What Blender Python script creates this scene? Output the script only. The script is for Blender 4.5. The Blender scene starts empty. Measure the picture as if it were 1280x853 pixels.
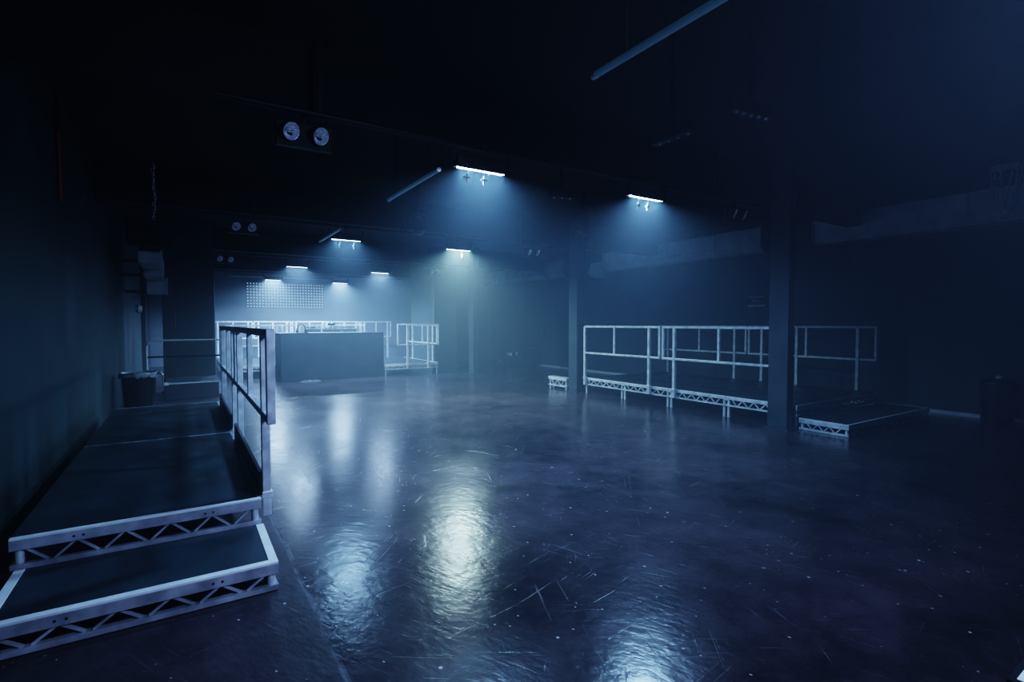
import bpy, bmesh, math, random
from mathutils import Vector, Matrix
random.seed(7)
SC = bpy.context.scene
C = SC.collection
V = Vector
R90 = math.pi/2

# ------------------------------------------------------------------ materials
def mat(name, base=(.5,.5,.5), rough=.5, metal=0.0, noise=0.0, nscale=8.0, rvar=0.0, bump=0.0, bscale=40.0, stretch=(1,1,1), emit=None, estr=0, trans=0.0, spec=.5):
    m = bpy.data.materials.new(name); m.use_nodes = True
    nt = m.node_tree; N = nt.nodes; L = nt.links
    b = N['Principled BSDF']
    b.inputs['Base Color'].default_value = (*base, 1)
    b.inputs['Roughness'].default_value = rough
    b.inputs['Metallic'].default_value = metal
    b.inputs['Specular IOR Level'].default_value = spec
    if trans: b.inputs['Transmission Weight'].default_value = trans
    if emit:
        b.inputs['Emission Color'].default_value = (*emit, 1)
        b.inputs['Emission Strength'].default_value = estr
    if noise or rvar or bump:
        tc = N.new('ShaderNodeTexCoord'); mp = N.new('ShaderNodeMapping')
        mp.inputs['Scale'].default_value = stretch
        L.new(tc.outputs['Object'], mp.inputs['Vector'])
        nz = N.new('ShaderNodeTexNoise'); nz.inputs['Scale'].default_value = nscale; nz.inputs['Detail'].default_value = 5
        L.new(mp.outputs['Vector'], nz.inputs['Vector'])
        if noise:
            r = N.new('ShaderNodeMapRange'); r.inputs['From Min'].default_value = .3; r.inputs['From Max'].default_value = .7
            r.inputs['To Min'].default_value = 1-noise; r.inputs['To Max'].default_value = 1+noise
            L.new(nz.outputs['Fac'], r.inputs['Value'])
            mx = N.new('ShaderNodeVectorMath'); mx.operation = 'SCALE'; mx.inputs[0].default_value = base
            L.new(r.outputs['Result'], mx.inputs['Scale']); L.new(mx.outputs['Vector'], b.inputs['Base Color'])
        if rvar:
            r = N.new('ShaderNodeMapRange'); r.inputs['From Min'].default_value = .3; r.inputs['From Max'].default_value = .7
            r.inputs['To Min'].default_value = max(.03, rough-rvar); r.inputs['To Max'].default_value = min(1, rough+rvar)
            L.new(nz.outputs['Fac'], r.inputs['Value']); L.new(r.outputs['Result'], b.inputs['Roughness'])
        if bump:
            n2 = N.new('ShaderNodeTexNoise'); n2.inputs['Scale'].default_value = bscale; n2.inputs['Detail'].default_value = 4
            L.new(mp.outputs['Vector'], n2.inputs['Vector'])
            bp = N.new('ShaderNodeBump'); bp.inputs['Strength'].default_value = bump; bp.inputs['Distance'].default_value = .01
            L.new(n2.outputs['Fac'], bp.inputs['Height']); L.new(bp.outputs['Normal'], b.inputs['Normal'])
    return m

M = {}
M['alu'] = mat('aluminium', (.74,.75,.80), .42, .45, noise=.22, nscale=9, rvar=.12)
M['alu_truss_shaded'] = mat('shaded_truss_aluminium', (.46,.45,.50), .45, .4, noise=.3, nscale=9, rvar=.12)  # shade on the deck fronts put into a darker aluminium
M['alu_worn'] = mat('worn_aluminium', (.42,.43,.47), .5, .6, noise=.4, nscale=14, rvar=.15)
M['alu_trim'] = mat('painted_edge_trim', (.84,.85,.90), .5, .1, noise=.12, nscale=10)
M['ply'] = mat('black_phenolic_ply', (.030,.046,.054), .42, noise=.35, nscale=3, rvar=.1, bump=.15, bscale=220)
M['black'] = mat('matt_black_metal', (.012,.013,.015), .5, .0, noise=.3, nscale=12)
M['blackgloss'] = mat('satin_black', (.010,.011,.013), .3, noise=.2, nscale=12)
M['back_wall'] = mat('haze_bright_wall_paint', (.21,.25,.30), .6, noise=.2, nscale=.8)  # lighter than the other walls to imitate bright haze at the back
M['wall'] = mat('black_wall_paint', (.034,.060,.062), .55, noise=.35, nscale=1.6, rvar=.1, bump=.12, bscale=30, stretch=(1,1,.25))
M['ceiling'] = mat('black_ceiling_paint', (.012,.013,.015), .85, noise=.3, nscale=2)
M['pillar'] = mat('pillar_paint', (.045,.055,.065), .5, noise=.25, nscale=2, bump=.1, bscale=25)
M['booth'] = mat('booth_panel_paint', (.030,.042,.055), .5, noise=.25, nscale=2.2, rvar=.1)
M['duct'] = mat('painted_duct_metal', (.62,.66,.70), .5, .1, noise=.15, nscale=3)
M['grille'] = mat('grille_metal', (.55,.58,.62), .45, .3, noise=.1, nscale=20)
M['chrome'] = mat('glowing_reflector', (.78,.80,.88), .3, .6, rvar=.08, nscale=60, bump=.4, bscale=90, emit=(.40,.52,.90), estr=.035)  # faint glow stands in for light the metal would reflect
M['bulb'] = mat('lamp_glass', (.85,.88,.95), .08, .6, noise=.05)
M['tube'] = mat('frosted_tube', (.55,.6,.66), .35, noise=.05, nscale=5, emit=(.10,.30,.48), estr=.075)  # tubes are off; a weak glow imitates light falling on them
M['dim'] = mat('dull_grey_metal', (.10,.12,.14), .5, .2, noise=.15, nscale=8)
M['bin'] = mat('black_bin_plastic', (.012,.014,.017), .38, noise=.2, nscale=6)
M['liner'] = mat('bin_liner_film', (.24,.27,.31), .35, noise=.35, nscale=14, bump=.5, bscale=30)
M['film'] = mat('crumpled_film', (.055,.065,.08), .6, noise=.3, nscale=10, bump=.4, bscale=20)
M['red'] = mat('red_paint', (.35,.02,.02), .45, noise=.2, nscale=10)
M['white'] = mat('white_laminate', (.88,.88,.88), .45, noise=.02, nscale=30)
M['label'] = mat('white_label', (.88,.89,.9), .5, noise=.05)
M['led_dots'] = mat('pixel_lamp', (.75,.8,.88), .3, noise=.1, nscale=5, emit=(.5,.68,1), estr=.8)  # emission makes the dots brighter than their panel
M['gear'] = mat('equipment_grey', (.10,.11,.12), .35, .3, noise=.2, nscale=20)
M['geartop'] = mat('glowing_faceplate', (.55,.62,.64), .35, .4, noise=.15, nscale=20, emit=(.45,.9,.95), estr=.35)  # glow in the plates stands in for light on the equipment
M['pink'] = mat('faded_red_notice', (.55,.22,.24), .5, noise=.1, nscale=10)

def lens_mat(name, col, s):
    m = bpy.data.materials.new(name); m.use_nodes = True
    nt = m.node_tree; nt.nodes.clear()
    o = nt.nodes.new('ShaderNodeOutputMaterial'); e = nt.nodes.new('ShaderNodeEmission')
    e.inputs['Color'].default_value = (*col, 1); e.inputs['Strength'].default_value = s
    nt.links.new(e.outputs[0], o.inputs['Surface'])
    try: m.cycles.emission_sampling = 'NONE'
    except Exception: pass
    return m
M['lens'] = lens_mat('lit_blue_white_lens', (.62,.82,1), 14)
M['lens_warm'] = lens_mat('lit_white_lens', (.82,1,.96), 14)

def floor_material():
    m = bpy.data.materials.new('worn_black_floor'); m.use_nodes = True
    nt = m.node_tree; N = nt.nodes; L = nt.links; b = N['Principled BSDF']
    tc = N.new('ShaderNodeTexCoord'); P = tc.outputs['Object']
    def noise(scale, detail=5, vec=None, rough=.55, dist=0):
        n = N.new('ShaderNodeTexNoise'); n.inputs['Scale'].default_value = scale; n.inputs['Detail'].default_value = detail
        n.inputs['Roughness'].default_value = rough; n.inputs['Distortion'].default_value = dist
        L.new(vec if vec else P, n.inputs['Vector']); return n.outputs['Fac']
    def rng(v, a, bb, c=0, d=1):
        r = N.new('ShaderNodeMapRange'); r.inputs['From Min'].default_value = a; r.inputs['From Max'].default_value = bb
        r.inputs['To Min'].default_value = c; r.inputs['To Max'].default_value = d; L.new(v, r.inputs['Value']); return r.outputs['Result']
    def mth(op, a, bb):
        r = N.new('ShaderNodeMath'); r.operation = op
        for i, q in enumerate((a, bb)):
            if isinstance(q, (int, float)): r.inputs[i].default_value = q
            else: L.new(q, r.inputs[i])
        return r.outputs[0]
    def mapping(rot, sc, loc=(0,0,0)):
        q = N.new('ShaderNodeMapping'); q.inputs['Rotation'].default_value = (0,0,rot); q.vector_type = 'TEXTURE'; q.inputs['Scale'].default_value = tuple(1/k for k in sc)
        q.inputs['Location'].default_value = loc; L.new(P, q.inputs['Vector']); return q.outputs['Vector']
    # scratches: stretched noises at several angles, gated by blotches
    scr = None
    for i, (rot, sx, sy) in enumerate(((.3,3,60),(1.2,2.2,52),(-.6,2.5,70),(2.2,4,80),(.85,1.2,95),(-1.1,.55,46),(.15,.45,42),(1.9,.6,50))):
        n = noise(1.0, 2, mapping(rot, (sx,sy,1), (i*7.3,i*3.1,0)), .5, .0)
        line = rng(n, .66, .75)
        gate = rng(noise(.9+.35*i, 3, mapping(rot, (1,1,1), (i*11.7,5*i,0))), .52, .64)
        s = mth('MULTIPLY', line, gate)
        scr = s if scr is None else mth('MAXIMUM', scr, s)
    # dust flecks
    vo = N.new('ShaderNodeTexVoronoi'); vo.inputs['Scale'].default_value = 9; L.new(P, vo.inputs['Vector'])
    sep = N.new('ShaderNodeSeparateColor'); L.new(vo.outputs['Color'], sep.inputs[0])
    size = rng(sep.outputs[0], .42, 1, 0, .085)
    fleck = mth('LESS_THAN', vo.outputs['Distance'], size)
    vo2 = N.new('ShaderNodeTexVoronoi'); vo2.inputs['Scale'].default_value = 26; L.new(mapping(.5,(1,.55,1)), vo2.inputs['Vector'])
    sep2 = N.new('ShaderNodeSeparateColor'); L.new(vo2.outputs['Color'], sep2.inputs[0])
    fleck2 = mth('LESS_THAN', vo2.outputs['Distance'], rng(sep2.outputs[1], .62, 1, 0, .14))
    blot = rng(noise(.7, 6), .35, .7); blot2 = rng(noise(3.1, 7, None, .7, 0), .35, .75)
    wear = mth('MULTIPLY', mth('ADD', mth('MULTIPLY', blot, .6), mth('MULTIPLY', blot2, .6)), 1.0)
    # strip beside the left staging: matt, with a worn raised seam
    xyz = N.new('ShaderNodeSeparateXYZ'); L.new(P, xyz.inputs[0])
    wob = mth('MULTIPLY', mth('SUBTRACT', noise(1.4, 3), .5), .05)
    xx = mth('ADD', xyz.outputs['X'], wob)
    left = mth('LESS_THAN', xx, .53)
    seam = mth('LESS_THAN', mth('ABSOLUTE', mth('SUBTRACT', xx, .53), 0), .012)
    seam = mth('MULTIPLY', seam, rng(noise(6, 3), .4, .6))
    cr = N.new('ShaderNodeMix'); cr.data_type = 'RGBA'
    cr.inputs[6].default_value = (.014,.011,.014,1); cr.inputs[7].default_value = (.086,.066,.076,1)
    L.new(wear, cr.inputs[0])
    c2 = N.new('ShaderNodeMix'); c2.data_type = 'RGBA'; c2.inputs[7].default_value = (.20,.22,.25,1)
    L.new(cr.outputs[2], c2.inputs[6]); L.new(mth('MULTIPLY', mth('MAXIMUM', scr, seam), .34), c2.inputs[0])
    c3 = N.new('ShaderNodeMix'); c3.data_type = 'RGBA'; c3.inputs[7].default_value = (.48,.50,.54,1)
    L.new(c2.outputs[2], c3.inputs[6]); L.new(mth('MULTIPLY', mth('MAXIMUM', fleck, fleck2), .8), c3.inputs[0])
    L.new(c3.outputs[2], b.inputs['Base Color'])
    ro = mth('ADD', rng(noise(1.6, 3, None, .5, 0), .3, .7, .19, .27), mth('MULTIPLY', left, .14))
    ro = mth('ADD', ro, mth('MULTIPLY', scr, .15))
    L.new(ro, b.inputs['Roughness'])
    hb = mth('ADD', mth('MULTIPLY', noise(7, 5, None, .55, 0), .8), mth('MULTIPLY', noise(26, 3, mapping(.4,(1,.4,1)), .55, .3), .45))
    hb = mth('SUBTRACT', hb, mth('MULTIPLY', scr, .25)); hb = mth('ADD', hb, mth('MULTIPLY', left, .8))
    bp = N.new('ShaderNodeBump'); bp.inputs['Strength'].default_value = .36; bp.inputs['Distance'].default_value = .010
    L.new(hb, bp.inputs['Height']); L.new(bp.outputs['Normal'], b.inputs['Normal'])
    b.inputs['Specular IOR Level'].default_value = .48
    return m
M['floor'] = floor_material()

# ------------------------------------------------------------------ mesh helpers
def box(bm, x0, x1, y0, y1, z0, z1):
    vs = [bm.verts.new(p) for p in ((x0,y0,z0),(x1,y0,z0),(x1,y1,z0),(x0,y1,z0),(x0,y0,z1),(x1,y0,z1),(x1,y1,z1),(x0,y1,z1))]
    for f in ((3,2,1,0),(4,5,6,7),(0,1,5,4),(1,2,6,5),(2,3,7,6),(3,0,4,7)): bm.faces.new([vs[i] for i in f])
def frame_axes(d):
    d = d.normalized(); up = V((0,0,1)) if abs(d.z) < .95 else V((0,1,0))
    a = d.cross(up).normalized(); return a, a.cross(d).normalized()
def bar(bm, p, q, w, h=None):                     # rectangular bar between two points
    p, q = V(p), V(q); h = h or w; a, u = frame_axes(q-p)
    r = []
    for o in (p, q):
        r.append([bm.verts.new(o + a*sx*w/2 + u*sy*h/2) for sx, sy in ((-1,-1),(1,-1),(1,1),(-1,1))])
    for i in range(4):
        j = (i+1) % 4; bm.faces.new((r[0][i], r[0][j], r[1][j], r[1][i]))
    bm.faces.new(r[0][::-1]); bm.faces.new(r[1])
def tube(bm, pts, rad, seg=10, closed=False):
    pts = [V(p) for p in pts]; rings = []; n = len(pts); pa = None
    for i, p in enumerate(pts):
        if closed: d = pts[(i+1) % n] - pts[i-1]
        else: d = pts[min(i+1, n-1)] - pts[max(i-1, 0)]
        a, u = frame_axes(d)
        if pa is not None and a.dot(pa) < 0: a, u = -a, -u
        pa = a
        r = rad[i] if isinstance(rad, (list, tuple)) else rad
        rings.append([bm.verts.new(p + (a*math.cos(t) + u*math.sin(t))*r) for t in [2*math.pi*k/seg for k in range(seg)]])
    for i in range(n if closed else n-1):
        A, B = rings[i], rings[(i+1) % n]
        for k in range(seg):
            j = (k+1) % seg; bm.faces.new((A[k], A[j], B[j], B[k]))
    if not closed: bm.faces.new(rings[0][::-1]); bm.faces.new(rings[-1])
def lathe(bm, prof, mtx=None, seg=28, cap=True):   # profile (r,z)
    mtx = mtx or Matrix(); rings = []
    for r, z in prof:
        rings.append([bm.verts.new(mtx @ V((r*math.cos(2*math.pi*k/seg), r*math.sin(2*math.pi*k/seg), z))) for k in range(seg)])
    for A, B in zip(rings, rings[1:]):
        for k in range(seg):
            j = (k+1) % seg; bm.faces.new((A[k], A[j], B[j], B[k]))
    if cap: bm.faces.new(rings[0][::-1]); bm.faces.new(rings[-1])
def prism(bm, poly, axis, a, b):                   # polygon in the plane across `axis` ('X' or 'Y'), extruded a..b
    f = (lambda u, v, t: (t, u, v)) if axis == 'X' else (lambda u, v, t: (u, t, v))
    A = [bm.verts.new(f(u, v, a)) for u, v in poly]; B = [bm.verts.new(f(u, v, b)) for u, v in poly]
    n = len(poly)
    for i in range(n):
        j = (i+1) % n; bm.faces.new((A[i], A[j], B[j], B[i]))
    bm.faces.new(A[::-1]); bm.faces.new(B)
def obj(name, bm, m, parent=None, smooth=False, bevel=0.0, label=None):
    bmesh.ops.recalc_face_normals(bm, faces=bm.faces)
    me = bpy.data.meshes.new(name); bm.to_mesh(me); bm.free()
    if smooth:
        for p in me.polygons: p.use_smooth = True
        try: me.set_sharp_from_angle(angle=math.radians(38))
        except Exception: pass
    o = bpy.data.objects.new(name, me); me.materials.append(M[m] if isinstance(m, str) else m); C.objects.link(o)
    if parent: o.parent = parent
    if label: o['label'] = label
    if bevel:
        md = o.modifiers.new('bevel', 'BEVEL'); md.width = bevel; md.segments = 2; md.limit_method = 'ANGLE'
    return o
def B(fn):                                         # small wrapper: bmesh filled by fn
    bm = bmesh.new(); fn(bm); return bm
def thing(name, label, cat, loc=(0,0,0), rz=0, group=None):
    o = bpy.data.objects.new(name, None); o.empty_display_size = .1; C.objects.link(o)
    o.location = loc; o.rotation_euler = (0,0,rz); o['label'] = label; o['category'] = cat
    if group: o['group'] = group
    return o
def tag(o, label, cat, group=None):
    o['label'] = label; o['category'] = cat
    if group: o['group'] = group
    return o
def struct(name, bm, m, parent=None, **k):
    o = obj(name, bm, m, parent, **k)
    if not parent: o['kind'] = 'structure'
    return o
def copy_thing(root, loc, rz=None, label=None, group=None):
    r = root.copy(); C.objects.link(r); r.location = loc
    if rz is not None: r.rotation_euler = (0,0,rz)
    if label: r['label'] = label
    if group: r['group'] = group
    for ch in list(root.children):
        c = ch.copy(); C.objects.link(c); c.parent = r
        for g in list(ch.children):
            d = g.copy(); C.objects.link(d); d.parent = c
    return r

# ------------------------------------------------------------------ the room
XL, XR, YB, YF, ZC = -.97, 10.25, 21.0, -3.2, 3.62
def plane_box(name, m, *a): return struct(name, B(lambda bm: box(bm, *a)), m)
plane_box('floor', 'floor', XL-.2, XR+.2, YF-.2, YB+.2, -.1, 0)
plane_box('ceiling', 'ceiling', XL-.2, XR+.2, YF-.2, YB+.2, ZC, ZC+.1)
plane_box('wall_left', 'wall', XL-.1, XL, YF, YB, 0, ZC)
plane_box('wall_right', 'wall', XR, XR+.1, YF, YB, 0, ZC)
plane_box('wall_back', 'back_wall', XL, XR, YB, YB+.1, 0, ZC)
plane_box('wall_front', 'wall', XL, XR, YF-.1, YF, 0, ZC)
plane_box('wall_partition_left', 'wall', -.159, .55, 13.08, 13.2, 0, ZC)
plane_box('wall_partition_right', 'wall', 6.26, 6.98, 14.1, 14.25, 0, ZC)
plane_box('wall_alcove', 'wall', 6.98, XR, 17.6, 17.7, 0, ZC)
plane_box('wall_alcove_side', 'wall', 6.9, 6.98, 14.25, 17.6, 0, ZC)
def pillar(x0, x1, y0, y1):
    def f(bm):
        box(bm, x0, x1, y0, y1, 0, ZC); box(bm, x0-.035, x1+.012, y0-.035, y1+.035, 0, .02)
    struct('pillar', B(f), 'pillar')
pillar(6.84, 6.99, 3.83, 4.10)
pillar(6.92, 7.12, 8.33, 8.60)
pillar(7.0, 7.2, 13.05, 13.33)
pillar(-.38, -.16, 13.0, 13.2)
for y in (4.25, 8.75, 13.4, 17.9):
    plane_box('beam', 'ceiling', XL, XR, y, y+.22, 3.12, ZC)
plane_box('baseboard_right', 'duct', XR-.045, XR, YF, 17.6, 0, .055)
plane_box('trim_1', 'wall', XL, XL+.10, 17.0, 17.25, 0, ZC)

# ------------------------------------------------------------------ staging: decks of aluminium truss with black ply tops
def truss_side(bm, p, q, ztop, zbot, n, inward, chord=.055, low=.028, dia=.013):
    """one long side: flat top chord, slim bottom chord, zigzag bars; p,q = plan ends"""
    p, q = V((*p, 0)), V((*q, 0)); d = (q-p).normalized(); off = V((*inward, 0))
    def at(t, z, o=0): return p + (q-p)*t + V((0,0,z)) + off*o
    if n == 10 and (q-p).length < 1.08: chord, low, dia = .040, .024, .015
    bar(bm, at(0, ztop-chord/2, .018), at(1, ztop-chord/2, .018), .036, chord)
    bar(bm, at(0, zbot+low/2, .018), at(1, zbot+low/2, .018), .032, low)
    za, zb = ztop-chord, zbot+low
    e = .06/(q-p).length
    for i in range(n):
        t0 = e + (1-2*e)*i/n; t1 = e + (1-2*e)*(i+1)/n
        g = .06*(t1-t0)
        if i % 2 == 0: bar(bm, at(t0+g, za, .018), at(t1-2*g, zb, .018), dia)
        else: bar(bm, at(t0+2*g, zb, .018), at(t1-g, za, .018), dia)
def bolt_hole(bm, x, z):
    mt = Matrix.Translation((x, -.0005, z)) @ Matrix.Rotation(R90, 4, 'X')
    lathe(bm, [(.006,0),(.006,.0015)], mt, 10)
def make_deck(label, x0, x1, y0, y1, top, depth, legs, nlong, nshort, name='stage_deck', cat='stage deck', group=None, trim=.035, trim_sides='NSEW', worn=False, holes='', east=False):
    """deck placed with its origin at its footprint's corner on the floor"""
    t = thing(name, label, cat, (x0, y0, 0), 0, group)
    w, l = x1-x0, y1-y0; zt = top-.012; zb = top-depth
    obj('deck_board', B(lambda bm: box(bm, .03 if 'W' in trim_sides else -.001, w-(.03 if 'E' in trim_sides else -.001), .03 if 'S' in trim_sides else -.001, l-(.03 if 'N' in trim_sides else -.001), top-.03, top-.004)), 'ply', t)
    tm = 'alu_worn' if worn else 'alu_trim'
    e0 = trim if 'S' in trim_sides else 0; e1 = l-trim if 'N' in trim_sides else l
    if 'S' in trim_sides: obj('edge_trim', B(lambda bm: box(bm, 0, w, 0, trim, top-.014, top)), tm, t, bevel=.002)
    if 'N' in trim_sides: obj('edge_trim', B(lambda bm: box(bm, 0, w, l-trim, l, top-.014, top)), tm, t, bevel=.002)
    if 'W' in trim_sides: obj('edge_trim', B(lambda bm: box(bm, 0, trim, e0, e1, top-.0135, top-.0005)), tm, t, bevel=.002)
    if 'E' in trim_sides: obj('edge_trim', B(lambda bm: box(bm, w-trim, w, e0, e1, top-.0135, top-.0005)), tm, t, bevel=.002)
    if east:
        obj('edge_trim', B(lambda bm: box(bm, w-.022, w+.002, .032, l-.024, top-.016, top)), 'alu_worn', t, bevel=.002)
    nx, ny = (nlong, nshort) if w >= l else (nshort, nlong)
    sides = (((0,0),(w,0),(0,1),nx), ((0,l),(w,l),(0,-1),nx), ((.001,.037),(.001,l-.037),(1,0),ny), ((w-.001,.037),(w-.001,l-.037),(-1,0),ny))
    for p, q, inn, n in sides:
        s = obj('truss_side', B(lambda bm: truss_side(bm, p, q, zt, zb, n, inn)), 'alu_truss_shaded' if holes else 'alu', t)
    if holes:
        for k in (.22, .255, .74, .775): obj('bolt_hole', B(lambda bm: bolt_hole(bm, w*k, zt-.028)), 'black', t)
    for cx in (.035, w-.035):
        for cy in (.035, l-.035):
            z0 = 0 if legs else zb
            obj('leg', B(lambda bm: tube(bm, [(cx,cy,z0),(cx,cy,zt-.04)], .021, 14)), 'alu', t, smooth=True)
    return t
D, S = .327, .160
LX0, LX1 = -.80, .40
make_deck('black-topped aluminium stage deck nearest the camera along the left wall', LX0, LX1, 3.66, 6.06, D, D-.155, True, 24, 10, holes='S', trim=.03, trim_sides='S', east=True, group='decks of the left walkway')
make_deck('black-topped stage deck of the left walkway, farther half beside the bin', LX0, LX1, 6.07, 8.58, D, D-.155, True, 24, 10, trim=.022, trim_sides='SN', worn=True, east=True, group='decks of the left walkway')
make_deck('low step of white-edged black deck before the left walkway', LX0+.02, LX1+.01, 3.02, 3.655, S, S-.004, False, 10, 5, name='stage_step', cat='step', holes='S', trim=.045, trim_sides='SWE')
# far deck behind the bin
make_deck('dark stage deck standing behind the lined bin and under the pipe handrail', -.33, .56, 11.75, 12.95, D, D-.16, True, 8, 10, trim=.02, trim_sides='S', worn=True)
sk = bpy.data.objects[[o.name for o in C.objects if o.get('label','').startswith('dark stage deck standing')][0]]
obj('skirt', B(lambda bm: (box(bm, .0, .89, -.012, -.002, .0, D-.03), box(bm, -.012, -.002, .0, 1.2, 0, D-.03))), 'pillar', sk, label='dark skirt board')
obj('corner_cap', B(lambda bm: box(bm, -.014, .06, -.016, .03, D-.05, D+.004)), 'alu_trim', sk, bevel=.004)
# right riser, four decks side by side
YS = (3.80, 4.91, 6.02, 7.13, 8.24)
RX0, RX1 = 7.05, 9.50
lab = ('first stage deck of the right riser, directly behind the low step', 'second stage deck of the right riser, just left of the near pillar',
       'third stage deck of the right riser, under the joint of the railings', 'fourth stage deck of the right riser, at its far left end')
for i in range(4):
    make_deck(lab[i], RX0, RX1, YS[i]+.004, YS[i+1]-.004, D, .155, True, 20, 10, trim=.03, trim_sides='WS' if i == 0 else 'W', group='decks of the right riser')
make_deck('low step of white-edged black deck in front of the right riser', RX0+.02, RX1+.08, 3.16, 3.79, S, S-.004, False, 22, 6, name='stage_step', cat='step', trim=.035, trim_sides='SWE')
# back stage
make_deck('stage deck right of the booth carrying the short railings', 4.62, 6.22, 13.75, 16.45, D, .155, True, 20, 14, trim=.03, trim_sides='SE', group='decks of the back stage')
make_deck('long stage deck behind the booth, left half', .85, 2.72, 15.22, 19.5, D, .155, True, 30, 14, trim=.03, trim_sides='S', group='decks of the back stage')
make_deck('long stage deck behind the booth, right half', 2.73, 4.60, 15.22, 19.5, D, .155, True, 30, 14, trim=.03, trim_sides='S', group='decks of the back stage')
# short truss end peeping out beside the middle pillar
make_deck('small aluminium truss step end beside the middle pillar', 6.90, 7.06, 8.66, 9.3, .27, .2, True, 4, 2, name='stage_step', cat='step', trim=.03)

# ------------------------------------------------------------------ railings
def make_rail(name, label, L, posts, mids, loc, rz, group, ztop=1.385, zmid=.845, base=.18, toe=False, ends=(True, True), tw=.042):
    t = thing(name, label, 'railing', loc, rz, group)
    def f(bm):
        bar(bm, (tw*.5,0,ztop), (L-tw*.5,0,ztop), tw*.97, tw*.97); bar(bm, (tw*.5,0,zmid), (L-tw*.5,0,zmid), tw*.92, tw*.92)
    obj('rail_frame', B(f), 'alu', t, bevel=.006)
    for x, e in ((tw/2, ends[0]), (L-tw/2, ends[1])):
        if e: obj('end_bar', B(lambda bm: box(bm, x-tw/2, x+tw/2, -tw/2, tw/2, zmid-tw/2, ztop+tw/2)), 'alu', t, bevel=.006)
    for x in mids: obj('baluster', B(lambda bm: box(bm, x-.02, x+.02, -.02, .02, zmid, ztop)), 'alu', t, bevel=.005)
    for x in posts:
        def g(bm):
            box(bm, x-.026, x+.026, -.026, .026, base, ztop)
            box(bm, x-.034, x+.034, -.034, .034, .30, .345)
        obj('post', B(g), 'alu', t, bevel=.005)
    if toe:
        obj('toe_board', B(lambda bm: box(bm, .25, L-.22, .03, .05, .335, .49)), 'blackgloss', t, label='black toe board')
    return t
# rail local +x -> world +Y when rz = 90 deg, so toe board (+y) lies toward -X
GL = 'railings along the left walkway'
make_rail('railing_panel', 'dark-backed railing panel nearest the camera on the left walkway', 2.42, (.30, 2.12), (1.2,), (.443, 3.45, 0), R90, GL, ztop=1.40, zmid=.86, toe=True, tw=.05)
make_rail('railing_panel', 'railing panel on the left walkway, farther one beside the bin end', 2.42, (.30, 2.12), (1.2,), (.443, 5.92, 0), R90, GL, ztop=1.40, zmid=.86, toe=True, tw=.05)
GR = 'railings around the right riser'
make_rail('railing_panel', 'front railing panel of the right riser, left end', 2.03, (.26*0+1.74-1.48, 2.005), (.86+.28,), (7.012, 6.17, 0), R90, GR, ends=(True, False))
make_rail('railing_panel', 'front railing panel of the right riser, reaching the near pillar', 2.24, (.27, 1.98), (1.12,), (7.012, 3.89, 0), R90, GR)
make_rail('railing_panel', 'rear railing panel of the right riser, seen through the front rail', 2.26, (.27, 1.99), (1.13,), (9.535, 6.17, 0), R90, GR, base=.33)
make_rail('railing_panel', 'rear railing panel of the right riser, visible right of the near pillar', 2.28, (.29, 1.99, 1.30+.01), (1.14,), (9.535, 3.86, 0), R90, GR, base=.33)
GB = 'railings on the back stage'
make_rail('railing_panel', 'short railing panel facing the room right of the booth', 1.26, (.30, .93), (), (4.97, 13.715, 0), 0, GB, ztop=1.42, zmid=.85)
make_rail('railing_panel', 'side railing panel running back from the short railing right of the booth', 2.3, (.3, 1.9), (1.1,), (6.255, 13.9, 0), R90, GB, ztop=1.40, zmid=.86)
for k in range(3):
    make_rail('railing_panel', ('railing panel behind the booth, left end of its row', 'railing panel behind the booth, middle of its row', 'railing panel behind the booth, right end of its row')[k],
              1.2, (.15, 1.05), (.6,), (.88+1.215*k, 15.185, 0), 0, GB, ztop=1.40, zmid=.85)
for k in range(5):
    make_rail('railing_panel', ('rearmost stage railing panel, first from the left', 'rearmost stage railing panel, second from the left', 'rearmost stage railing panel, third from the left',
              'rearmost stage railing panel, fourth from the left', 'rearmost stage railing panel, last on the right')[k],
              1.2, (.15, 1.05), (.6,), (.78+1.215*k, 19.54, 0), 0, GB, ztop=1.51, zmid=.95, base=0 if k > 3 else .33)
make_rail('railing_panel', 'railing panel showing its end left of the dark left pillar', .95, (.2, .75), (.47,), (-.47, 15.0, 0), 0, GB, ztop=1.42, zmid=.88, base=0)
make_rail('railing_panel', 'railing panel showing its end right of the left partition wall', 1.2, (.2, 1.0), (.6,), (-.38, 17.3, 0), 0, GB, ztop=1.48, zmid=.92, base=0)

# pipe handrail on the far left deck
def handrail(bm):
    pts = [(-.60, 11.7, 0), (-.60, 11.7, 1.0)]
    for a in range(1, 7):
        t = a/6*math.pi/2; pts.append((-.60+.14*(1-math.cos(t)), 11.7, 1.0+.14*math.sin(t)))
    pts += [(.62, 11.7, 1.14), (.62, 11.7, 0)]
    tube(bm, pts, .02, 10)
t = thing('handrail', 'dark bent pipe handrail in front of the left partition wall', 'handrail')
obj('top_pipe', B(handrail), 'duct', t, smooth=True)
obj('middle_pipe', B(lambda bm: tube(bm, [(-.60,11.7,.83),(.62,11.7,.83)], .016, 8)), 'black', t, smooth=True)

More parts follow.
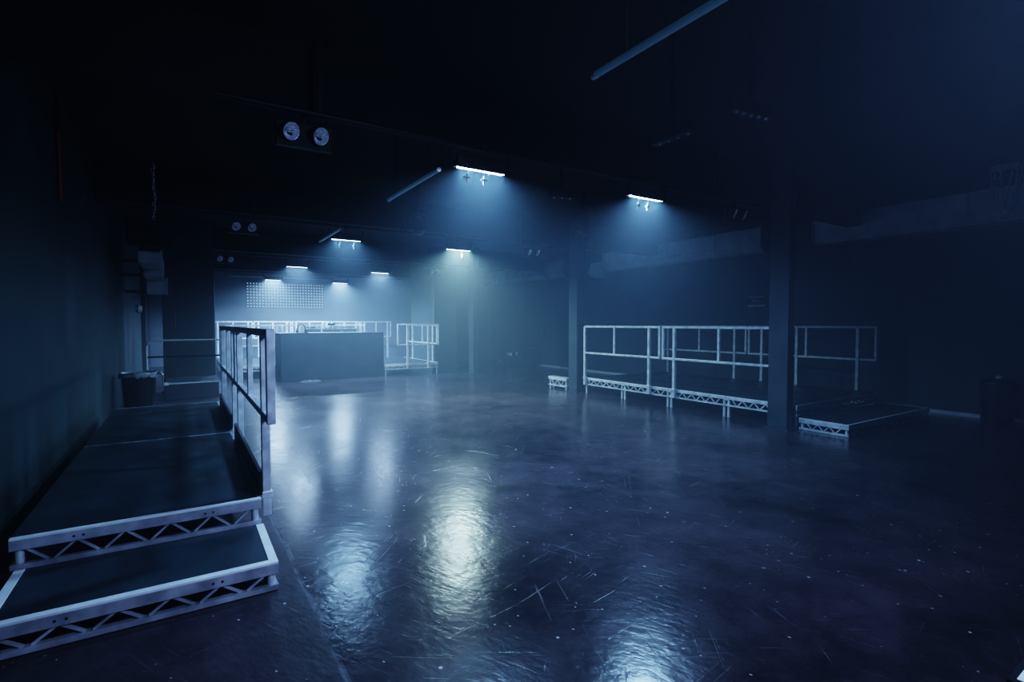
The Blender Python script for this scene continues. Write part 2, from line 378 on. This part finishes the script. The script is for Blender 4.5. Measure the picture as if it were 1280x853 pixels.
# ------------------------------------------------------------------ booth and its equipment
t = thing('mixing_booth', 'wide dark blue-black booth front standing before the back stage', 'booth', (2.0, 13.75, 0))
obj('front_panel', B(lambda bm: box(bm, 0, 2.6, 0, .03, 0, 1.18)), 'booth', t, bevel=.004)
for x in (0, 2.57): obj('side_panel', B(lambda bm: box(bm, x, x+.03, .03, .95, 0, 1.18)), 'booth', t)
obj('table_top', B(lambda bm: box(bm, 0, 2.6, 0, .95, 1.18, 1.21)), 'black', t)
obj('painted_edge_glow', B(lambda bm: box(bm, .66, 2.02, .06, .10, 1.211, 1.232)), 'geartop', t, label='painted bright line along the top, for the lit players')  # glowing strip stands in for the lit sides of the players
def media_player(label, x):
    q = thing('media_player', label, 'media player', (x, 14.2, 1.211), 0, 'players on the booth')
    obj('body', B(lambda bm: box(bm, -.16, .16, -.2, .2, 0, .105)), 'gear', q, bevel=.006)
    obj('face_plate', B(lambda bm: box(bm, -.15, .15, -.19, .19, .105, .11)), 'geartop', q)
    obj('jog_wheel', B(lambda bm: lathe(bm, [(.105,.11),(.105,.122),(.09,.13),(.0001,.13)], Matrix.Translation((0,-.05,0)))), 'gear', q, smooth=True)
    obj('display', B(lambda bm: bar(bm, (-.13,.13,.135), (.13,.13,.135), .09, .02)), 'blackgloss', q)
media_player('left media player with jog wheel on the booth', 2.85); media_player('right media player with jog wheel on the booth', 3.78)
q = thing('audio_mixer', 'audio mixer with knobs between the two players on the booth', 'mixer', (3.32, 14.2, 1.211))
obj('body', B(lambda bm: box(bm, -.19, .19, -.2, .2, 0, .10)), 'gear', q, bevel=.006)
obj('face_plate', B(lambda bm: box(bm, -.18, .18, -.19, .19, .10, .105)), 'geartop', q)
for ix in range(4):
    for iy in range(4):
        obj('knob', B(lambda bm: lathe(bm, [(.014,.105),(.012,.13),(.0001,.13)], Matrix.Translation((-.12+.08*ix, -.06+.06*iy, 0)), 10)), 'black', q, smooth=True)
# dark device on a stand and headphones
q = thing('laptop_stand', 'dark gadget on a small stand behind the booth mixer', 'stand', (3.40, 14.52, 1.211))
obj('base', B(lambda bm: box(bm, -.1, .1, -.06, .06, 0, .012)), 'black', q)
obj('pole', B(lambda bm: tube(bm, [(0,0,.012),(0,.01,.2)], .012)), 'black', q)
obj('tray', B(lambda bm: bar(bm, (-.09,.0,.22), (.09,.0,.22), .12, .05)), 'black', q, bevel=.006)
q = thing('headphones', 'dark headphones propped upright at the left of the booth', 'headphones', (2.53, 14.02, 1.211))
obj('headband', B(lambda bm: tube(bm, [(.1*math.cos(a), 0, .1+.12*math.sin(a)) for a in [math.pi*k/12 for k in range(13)]], .011, 8)), 'black', q, smooth=True)
for sx in (-1, 1):
    obj('ear_cup', B(lambda bm: lathe(bm, [(.03,-.02),(.05,-.012),(.05,.012),(.035,.02)], Matrix.Translation((sx*.1,0,.055)) @ Matrix.Rotation(R90,4,'Y'), 18)), 'black', q, smooth=True)
# crumpled film lying at the booth foot
def crumple(bm):
    rnd = random.Random(3); n = 9; g = []
    for i in range(n):
        row = []
        for j in range(n):
            u, v = i/(n-1)-.5, j/(n-1)-.5
            r = max(abs(u), abs(v))*2
            row.append(bm.verts.new((u*.5+rnd.uniform(-.02,.02), v*.3+rnd.uniform(-.015,.015), .002+max(0,(1-r*r))*.045*rnd.uniform(.2,1.2))))
        g.append(row)
    for i in range(n-1):
        for j in range(n-1): bm.faces.new((g[i][j], g[i+1][j], g[i+1][j+1], g[i][j+1]))
o = tag(obj('plastic_sheet', B(crumple), 'film', smooth=True), 'pale crumpled plastic sheet on the floor at the booth foot', 'plastic sheet'); o.location = (2.65, 13.52, 0)

# LED lamp matrix on the back wall
q = thing('lamp_matrix_panel', 'wide dotted lamp matrix panel on the back wall above the stage', 'light panel', (3.27, 20.909, 2.5))
obj('backing', B(lambda bm: box(bm, -1.36, 1.36, .03, .09, -.47, .47)), 'booth', q)
def dots(bm):
    for i in range(27):
        for j in range(9):
            mt = Matrix.Translation((-1.3+.1*i, .03, -.42+.105*j)) @ Matrix.Rotation(R90, 4, 'X')
            lathe(bm, [(.023,0),(.02,.012),(.0001,.016)], mt, 8)
o = obj('pixel_lamp', B(dots), 'led_dots', q, smooth=True); o['kind'] = 'stuff'
tag(obj('wall_pipe', B(lambda bm: tube(bm, [(1.4,20.93,3.16),(4.9,20.93,3.16)], .02)), 'duct', smooth=True), 'thin horizontal pipe above the dotted lamp matrix panel', 'pipe')

# ------------------------------------------------------------------ lit ceiling lights (lamps in housings; the row behind the camera is unseen)
def ceiling_light(label, x, y, z, warm=False, sparkles=(), power=1.0, L=.45, col=None, tilt=8, aim=None, spread=160):
    q = thing('ceiling_light', label, 'light', (x, y, z), 0, 'lit strobe lights on the ceiling bars'); q.rotation_euler.x = math.radians(tilt)
    def h(bm):
        box(bm, -L/2-.03, L/2+.03, -.04, .04, .012, .10)
        box(bm, -L/2-.03, L/2+.03, -.05, -.04, .0, .10); box(bm, -L/2-.03, L/2+.03, .04, .05, .0, .10)
    if aim: q.rotation_euler = (V(aim)-V((x,y,z))).to_track_quat('-Z','Y').to_euler()
    obj('housing', B(h), 'black', q, bevel=.004)
    obj('lens', B(lambda bm: box(bm, -L/2, L/2, -.03, .03, .0, .012)), 'lens_warm' if warm else 'lens', q, label='lit lens')
    def yk(bm):
        for sx in (-1, 1): bar(bm, (sx*(L/2+.04),0,.06), (sx*(L/2+.04),0,.17), .03, .006)
        bar(bm, (-L/2-.04,0,.17), (L/2+.04,0,.17), .03, .006); bar(bm, (0,0,.17), (0,0,.24), .03, .04)
    obj('yoke', B(yk), 'black', q)
    for hx, hy in sparkles:
        def hk(bm):
            tube(bm, [(hx,hy,.02),(hx,hy,-.06)], .002, 6)
            bar(bm, (hx,hy,-.06), (hx,hy,-.13), .012, .012); bar(bm, (hx-.028,hy,-.09), (hx+.028,hy,-.09), .012, .012)
        obj('sparkle_cross', B(hk), 'alu', q, label='small shiny cross in place of a sparkle')  # cross bars take the shape of the sparkle below each light
    ld = bpy.data.lights.new('strobe_lamp', 'AREA'); ld.shape = 'RECTANGLE'; ld.size = L; ld.size_y = .07
    ld.color = col or ((.62,.92,.97) if warm else (.35,.63,1.0)); ld.energy = 96*power; ld.spread = math.radians(spread)
    lo = bpy.data.objects.new('strobe_lamp', ld); C.objects.link(lo); lo.parent = q; lo.location = (0,0,-.004)
    return q
ceiling_light('lit ceiling light nearest the camera, left one with two shiny hooks below', 2.24, 4.02, 2.80, sparkles=((-.20,-.12),(-.03,-.12)), power=.85)
ceiling_light('lit ceiling light nearest the right riser, tilted bright bar', 4.24, 3.95, 2.80, sparkles=((-.19,-.08),(-.05,-.08)), power=.78)
ceiling_light('lit ceiling light of the second row, left one with two hooks', 2.24, 8.50, 2.80, sparkles=((-.12,-.1),(.10,-.1)), power=.72, tilt=4)
ceiling_light('lit ceiling light with pale greenish glow, right of the second row', 4.29, 8.55, 2.80, warm=True, sparkles=((.02,-.1),), power=1.6, tilt=3.5)
ceiling_light('lit ceiling light of the third row, upper left of the booth', 2.30, 13.15, 2.80, power=1.25, tilt=1.5, col=(.42,.65,1.0))
ceiling_light('lit ceiling light of the third row, upper right of the booth', 4.45, 13.55, 2.80, power=1.3, tilt=1.5, col=(.42,.65,1.0))
ceiling_light('lit ceiling light farthest back on the left, before the dotted panel', 2.36, 17.5, 2.80, power=3.5, tilt=0.5, col=(.42,.65,1.0))
ceiling_light('lit ceiling light farthest back on the right, above the booth', 4.44, 17.7, 2.80, power=3.5, tilt=0.5, col=(.42,.65,1.0))
ceiling_light('lit ceiling light of the row behind the camera, left one', 2.24, -.55, 2.80, power=.36, aim=(.1,3.4,.1), spread=95, col=(.42,.61,1.0))
ceiling_light('unseen light added behind the camera, right one', 4.24, -.55, 2.80, power=.09, aim=(2.9,1.3,0), spread=70, col=(.48,.60,1.0))  # unseen lamp, aimed to brighten the foreground floor

# lighting bars
barlab = ('black lighting bar of the nearest row', 'black lighting bar of the second row', 'black lighting bar of the third row', 'black lighting bar of the farthest row')
for yy, lb in zip((4.12, 8.62, 13.32, 17.75), barlab):
    q = thing('lighting_bar', lb+', carrying two lit lights', 'lighting bar', (0, yy, 3.04), 0, 'lighting bars under the ceiling')
    obj('pipe', B(lambda bm: tube(bm, [(.2,0,0),(6.6,0,0)], .025, 12)), 'black', q, smooth=True)
    for x in (.9, 3.3, 5.7): obj('hanger', B(lambda bm: bar(bm, (x,0,0), (x,0,.58), .03, .03)), 'black', q)

# twin blinder lamps
def blinder(label, x, y, z, tint=0):
    q = thing('blinder_light', label, 'light', (x, y, z), 0, 'unlit twin lamps on the lighting bars')
    rot = V((.42,-.82,-.42)).to_track_quat('Z', 'X').to_matrix().to_4x4()
    obj('housing', B(lambda bm: (box(bm, -.2, .2, .05, .11, -.09, .09), box(bm, -.015,.015,.06,.09,.09,.2))), 'black', q, bevel=.004)
    for sx in (-.105, .105):
        mt = Matrix.Translation((sx, 0, 0)) @ rot
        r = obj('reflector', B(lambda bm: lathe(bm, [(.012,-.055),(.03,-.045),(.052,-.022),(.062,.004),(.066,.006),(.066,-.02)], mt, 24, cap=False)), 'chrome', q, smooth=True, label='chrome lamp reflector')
        obj('bulb', B(lambda bm: lathe(bm, [(.0001,.0),(.012,-.004),(.016,-.02),(.012,-.05)], mt, 14)), 'bulb', r, smooth=True)
        obj('lamp_can', B(lambda bm: lathe(bm, [(.068,.006),(.070,-.03),(.05,-.08),(.0001,-.085)], mt, 24, cap=False)), 'black', q, smooth=True)
blinder('unlit twin chrome lamps hanging nearest the camera at upper left', .80, 4.12, 2.88)
blinder('unlit twin chrome lamps on the second row, left end', .78, 8.62, 2.89)
blinder('unlit twin chrome lamps on the third row, left end', .81, 13.2, 2.90)
blinder('unlit twin chrome lamps on the nearest row, right end above the pillar', 6.17, 4.12, 2.88)
blinder('unlit twin chrome lamps on the second row, right end', 6.01, 8.6, 2.89)
blinder('unlit twin chrome lamps on the third row, right end', 5.98, 13.35, 2.90)

# long unlit tubes
def led_tube(label, y0, y1):
    q = thing('light_tube', label, 'light tube', (1.9, y0, 2.80), 0, 'unlit light tubes under the ceiling')
    obj('diffuser', B(lambda bm: tube(bm, [(0,.03,0),(0,y1-y0-.03,0)], .019, 14)), 'tube', q, smooth=True)
    for y in (0, y1-y0-.03): obj('end_cap', B(lambda bm: tube(bm, [(0,y,0),(0,y+.03,0)], .0205, 14)), 'alu', q, smooth=True)
    for y in (.25, y1-y0-.25): obj('hanger', B(lambda bm: bar(bm, (0,y,.018), (0,y,.82), .008, .008)), 'black', q)
led_tube('long unlit light tube nearest the camera, cut by the top edge', .79, 2.16)
led_tube('unlit light tube running back from beside the nearest lit light', 4.16, 5.48)
led_tube('unlit light tube ending beside the left light of the second row', 7.5, 8.84)

# unlit lens battens and moving heads: dark bodies with glass lenses
def batten(label, p, q_, n, down=.0):
    p, q_ = V(p), V(q_); q = thing('lens_batten', label, 'light', p, 0, 'unlit lens battens under the ceiling')
    d = q_-p; e = d.normalized()*.05
    obj('housing', B(lambda bm: bar(bm, -e, d+e, .07, .08)), 'black', q, bevel=.005)
    for i in range(n):
        c = d*i/(n-1) + V((0,-.015,-.045))
        obj('lens', B(lambda bm: lathe(bm, [(.010,.012),(.012,0),(.008,-.008),(.0001,-.01)], Matrix.Translation(c), 12)), 'bulb', q, smooth=True)
    obj('hanger', B(lambda bm: bar(bm, d/2+V((0,0,.04)), d/2+V((0,0,ZC-p.z)), .02, .02)), 'black', q)
batten('unlit five-lens batten above the right riser, right of the near light', (2.97, 2.03, 2.84), (3.24, 2.0, 2.84), 5)
batten('unlit four-lens batten above and right of the near right light', (3.03, 2.70, 2.84), (3.03, 2.45, 2.84), 4)
batten('unlit three-lens batten between the two nearest lit lights', (3.25, 4.3, 2.80), (3.42, 4.25, 2.80), 3)
def moving_head(label, x, y, z, yaw=0):
    q = thing('moving_head_light', label, 'light', (x, y, z), yaw, 'unlit moving lights under the ceiling')
    obj('base', B(lambda bm: box(bm, -.13, .13, -.11, .11, .16, .25)), 'black', q, bevel=.012)
    def arm(bm):
        for sx in (-1, 1): box(bm, sx*.12-.02, sx*.12+.02, -.05, .05, -.08, .17)
        box(bm, -.1, .1, -.045, .045, .14, .165)
    obj('yoke', B(arm), 'black', q, bevel=.008)
    mt = Matrix.Rotation(math.radians(155), 4, 'X')
    obj('head', B(lambda bm: lathe(bm, [(.05,-.13),(.085,-.09),(.095,.06),(.088,.13),(.07,.13)], mt, 22)), 'black', q, smooth=True)
    obj('lens', B(lambda bm: lathe(bm, [(.07,.131),(.05,.145),(.0001,.152)], mt, 20)), 'blackgloss', q, smooth=True)
    obj('clamp', B(lambda bm: box(bm, -.02, .02, -.03, .03, .25, ZC-z)), 'black', q)
moving_head('unlit moving light hanging before the booth, between the two light rows', 3.1, 7.6, 2.98, .4)
moving_head('unlit moving light hanging in front of the middle pillar top', 5.6, 6.6, 3.05, .2)

# ------------------------------------------------------------------ ducts on the walls
def duct(label, y0, y1, grilles, elbow=False, x0=9.78, z0=2.90, z1=3.38):
    q = thing('air_duct', label, 'air duct', (0,0,0), 0, 'air ducts high on the right wall')
    prof = [(XR-.001, z0), (x0+.1, z0), (x0, z0+.1), (x0, z1), (XR-.001, z1)]
    obj('duct_body', B(lambda bm: prism(bm, prof, 'Y', y0, y1)), 'duct', q)
    for y in (y0, y1-.02):
        obj('flange', B(lambda bm: prism(bm, [(XR-.0005, z0-.02), (x0+.1, z0-.02), (x0-.02, z0+.1), (x0-.02, z1+.02), (XR-.0005, z1+.02)], 'Y', y, y+.02)), 'grille', q)
    for a, b in grilles:
        def fr(bm):
            for (u0,u1,w0,w1) in ((a,b,z0+.12,z0+.145),(a,b,z1-.035,z1-.01),(a,a+.03,z0+.12,z1-.01),(b-.03,b,z0+.12,z1-.01)): box(bm, x0-.02, x0, u0, u1, w0, w1)
        g = obj('grille_frame', B(fr), 'grille', q)
        def sl(bm):
            k = z0+.17
            while k < z1-.05:
                box(bm, x0-.008, x0-.001, a+.03, b-.03, k, k+.012); k += .03
        obj('slat', B(sl), 'duct', g)
    if elbow:
        def el(bm):
            prism(bm, [(y1, z0-.0), (y1+.08, z0-.16), (y1+.5, z0-.16), (y1+.62, z0-.02), (y1+.52, z0+.28), (y1, z0+.3)], 'X', x0+.02, XR-.02)
        obj('elbow', B(el), 'duct', q, bevel=.02)
duct('long pale air duct on the right wall nearest the camera', -1.0, 5.05, ((1.6, 2.85),))
duct('air duct with grille and bent end above the right riser', 6.05, 10.7, ((7.1, 8.4),), True)
duct('farthest air duct with grille in the dim right alcove', 12.4, 17.5, ((13.3, 14.6),))
q = thing('air_duct', 'stepped dark air duct high on the left wall before the pillar', 'air duct')
for i, (a, b, z0, z1, x1) in enumerate(((10.3,11.6,2.45,2.64,-.29),(11.6,12.5,2.32,2.53,-.31),(12.5,12.98,2.05,2.36,-.27))):
    obj('duct_section', B(lambda bm: box(bm, -.62, x1, a, b, z0, z1)), 'duct', q, bevel=.02)
    obj('flange', B(lambda bm: box(bm, x1-.025, x1+.012, a-.012, a, z0-.02, z1+.02)), 'duct', q)
    obj('bracket', B(lambda bm: box(bm, XL+.001, -.6, a+.3, a+.36, z0+.02, z0+.08)), 'black', q)
tag(obj('wall_lamp', B(lambda bm: lathe(bm, [(.07,-.05),(.085,0),(.06,.05)], Matrix.Translation((-.75,12.6,1.75)) @ Matrix.Rotation(R90,4,'Y'), 16)), 'grille', smooth=True), 'small round fitting on the left wall beside the dark pillar', 'fitting')
bpy.data.objects['wall_lamp'].name = 'wall_fitting'

# chain hanging from the ceiling at left, and cable loop at far right
def chain(bm, x, y, z0, z1):
    n = int((z1-z0)/.045); rnd = random.Random(5)
    for i in range(n):
        c = V((x+rnd.uniform(-.012,.012), y+rnd.uniform(-.012,.012), z1-.045*(i+.5))); r = Matrix.Rotation(R90*(i % 2)+rnd.uniform(-.4,.4), 3, 'Z')
        tube(bm, [c + r @ V((.014*math.cos(a), 0, .028*math.sin(a))) for a in [2*math.pi*k/10 for k in range(10)]], .005, 5, True)
tag(obj('hanging_chain', B(lambda bm: chain(bm, -.305, 8.45, 2.85, ZC)), 'chrome', smooth=True), 'dim metal chain hanging from the ceiling near the left wall', 'chain')  # chain shows by the glow in the reflector material
def loop(bm):
    for k, (dx, zb) in enumerate(((0,2.95),(.05,2.88),(.1,2.98))):
        pts = [(9.5, 2.3+dx-.12+.24*i/16+.0, zb + .72*abs((i-8)/8)**2.4) for i in range(17)]
        tube(bm, pts, .009, 6)
    box(bm, 9.46, 9.54, 2.2, 2.5, 3.55, ZC)
tag(obj('hanging_cable', B(loop), 'grille', smooth=True), 'looped cable hanging before the nearest right-hand duct', 'cable')
tag(obj('wall_conduit', B(lambda bm: tube(bm, [(XL+.02,6.35,2.6),(XL+.02,6.35,ZC)], .018, 8)), 'red', smooth=True), 'dim red vertical pipe at the top of the left wall', 'pipe')
tag(obj('wall_conduit', B(lambda bm: tube(bm, [(.566,13.1,0),(.566,13.1,3.3)], .014, 8)), 'dim', smooth=True), 'thin pale vertical pipe at the left partition edge', 'pipe')
tag(obj('wall_conduit', B(lambda bm: tube(bm, [(6.24,14.08,1.3),(6.24,14.08,2.9)], .018, 8)), 'dim', smooth=True), 'thin pale vertical pipe on the right partition edge', 'pipe')
tag(obj('notice', B(lambda bm: box(bm, -.158, -.15, 12.98, 13.16, 1.36, 1.72)), 'pink'), 'small faded red notice on the dark left pillar', 'notice')

# ------------------------------------------------------------------ bins
q = thing('waste_bin', 'black bin with pale liner folded over its rim beside the left wall', 'bin', (-.64, 10.35, 0))
obj('body', B(lambda bm: lathe(bm, [(.20,0),(.205,.02),(.235,.60),(.24,.64),(.225,.64),(.19,.05)], None, 32)), 'bin', q, smooth=True)
def liner(bm):
    rnd = random.Random(9); seg = 40; rings = []
    for r, z, j in ((.215,.58,.004),(.232,.655,.006),(.25,.668,.008),(.258,.64,.012),(.256,.59,.02)):
        rings.append([bm.verts.new(((r+rnd.uniform(-j,j))*math.cos(2*math.pi*k/seg), (r+rnd.uniform(-j,j))*math.sin(2*math.pi*k/seg), z+rnd.uniform(-j,j))) for k in range(seg)])
    for A, Bq in zip(rings, rings[1:]):
        for k in range(seg): bm.faces.new((A[k], A[(k+1)%seg], Bq[(k+1)%seg], Bq[k]))
obj('liner', B(liner), 'liner', q, smooth=True, label='pale plastic liner')
obj('liner_knot', B(lambda bm: tube(bm, [(.25,-.03,.64),(.29,-.05,.645),(.33,-.05,.60),(.325,-.05,.52),(.33,-.05,.45)], [.022,.028,.016,.012,.003], 8)), 'liner', q, smooth=True)
q = thing('waste_bin', 'black bin with a shiny domed lid at the right wall', 'bin', (9.72, 2.42, 0))
obj('body', B(lambda bm: lathe(bm, [(.17,0),(.175,.02),(.20,.58),(.20,.60)], None, 32)), 'bin', q, smooth=True)
obj('lid', B(lambda bm: lathe(bm, [(.205,.585),(.215,.60),(.21,.62),(.16,.65),(.08,.668),(.0001,.672)], None, 32)), 'blackgloss', q, smooth=True)
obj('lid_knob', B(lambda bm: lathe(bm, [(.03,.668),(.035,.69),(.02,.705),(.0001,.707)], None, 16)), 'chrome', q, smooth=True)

# ------------------------------------------------------------------ right wall sign and alcove equipment
q = thing('wall_sign', 'small sign with two pale bars on the right wall', 'sign', (XR-.004, 6.42, 1.92))
obj('plate', B(lambda bm: box(bm, -.012, .003, -.22, .22, -.14, .14)), 'black', q)
obj('stripe', B(lambda bm: box(bm, -.015, -.0125, -.2, .2, .075, .10)), 'grille', q)
obj('stripe', B(lambda bm: box(bm, -.015, -.0125, -.2, .2, -.125, -.075)), 'label', q)
def marks(bm):
    for k in range(5): box(bm, -.015, -.0125, -.09+.04*k, -.09+.04*k+.022, -.02, .025)
obj('lettering', B(marks), 'grille', q)
q = thing('louvred_vent', 'dark louvred vent on the wall of the right alcove', 'vent', (XR-.002, 14.8, 1.16))
obj('frame', B(lambda bm: box(bm, -.05, 0, -.82, .82, -.26, .26)), 'booth', q)
def lv(bm):
    for k in range(6): bar(bm, (-.06,-.78,-.2+.08*k), (-.06,.78,-.2+.08*k), .04, .012)
obj('slat', B(lv), 'dim', q)
q = thing('equipment_case', 'black equipment case with a white label in the right alcove', 'case', (9.6, 14.6, 0))
obj('body', B(lambda bm: box(bm, -.35, .35, -.55, .55, .06, .62)), 'black', q, bevel=.015)
for sx in (-.28,.28):
    for sy in (-.48,.48): obj('caster', B(lambda bm: lathe(bm, [(.03,-.02),(.03,.02)], Matrix.Translation((sx,sy,.03)) @ Matrix.Rotation(R90,4,'X'), 14)), 'black', q, smooth=True)
obj('label_plate', B(lambda bm: box(bm, -.356, -.35, -.10, .22, .36, .46)), 'label', q, label='white label')
obj('latch', B(lambda bm: box(bm, -.362, -.35, -.42, -.36, .40, .50)), 'grille', q)
# loose cable by the far pillar
tag(obj('hanging_cable', B(lambda bm: tube(bm, [(6.97,13.03,1.05),(6.96,13.02,.8),(6.985,13.01,.6),(6.95,13.0,.35),(6.975,13.0,.15),(6.96,12.98,.012),(6.6,12.95,.012)], .010, 6)), 'dim', smooth=True), 'pale cable hanging down the far pillar beside the right partition', 'cable')

# white table whose corner enters at bottom right
q = thing('bar_table', 'white table top whose corner enters at the bottom right', 'table', (1.385, .303, 0), 0)
TA = math.radians(1)
q.rotation_euler = (0,0,TA)
obj('table_top', B(lambda bm: box(bm, 0, .7, -.7, 0, .725, .75)), 'white', q)
def rim(bm):
    box(bm, -.012, .712, 0, .012, .715, .748); box(bm, -.012, .712, -.712, -.7, .715, .748); box(bm, -.012, 0, -.7, 0, .715, .748); box(bm, .7, .712, -.7, 0, .715, .748)
obj('edge_band', B(rim), 'black', q, label='black edge band')
for x in (.05,.65):
    for y in (-.65,-.05): obj('leg', B(lambda bm: tube(bm, [(x,y,0),(x,y,.725)], .018, 10)), 'black', q, smooth=True)

# ------------------------------------------------------------------ haze filling the room
w = bpy.data.worlds.new('hazy_air'); SC.world = w; w.use_nodes = True
nt = w.node_tree
bg = nt.nodes.get('Background'); bg.inputs['Color'].default_value = (0,0,0,1); bg.inputs['Strength'].default_value = 0
vs = nt.nodes.new('ShaderNodeVolumeScatter'); vs.inputs['Color'].default_value = (.75,.88,1,1)
vs.inputs['Density'].default_value = .024; vs.inputs['Anisotropy'].default_value = .25
nt.links.new(vs.outputs[0], nt.nodes['World Output'].inputs['Volume'])

# ------------------------------------------------------------------ camera
cd = bpy.data.cameras.new('camera'); co = bpy.data.objects.new('camera', cd); C.objects.link(co)
cd.sensor_width = 36; cd.lens = 642.6/1280*36; cd.clip_start = .02; cd.clip_end = 100
co.location = (0, 0, 1.46); co.rotation_euler = (math.radians(88.0), math.radians(.06), -math.radians(32.52))
SC.camera = co

# ------------------------------------------------------------------ render look
cy = SC.cycles
cy.use_denoising = True
try: cy.denoiser = 'OPENIMAGEDENOISE'
except Exception: pass
cy.max_bounces = 6; cy.diffuse_bounces = 3; cy.glossy_bounces = 3; cy.volume_bounces = 0
cy.sample_clamp_indirect = 4; cy.sample_clamp_direct = 0
cy.caustics_reflective = False; cy.caustics_refractive = False
SC.view_settings.view_transform = 'Filmic'; SC.view_settings.look = 'Very High Contrast'; SC.view_settings.exposure = 0
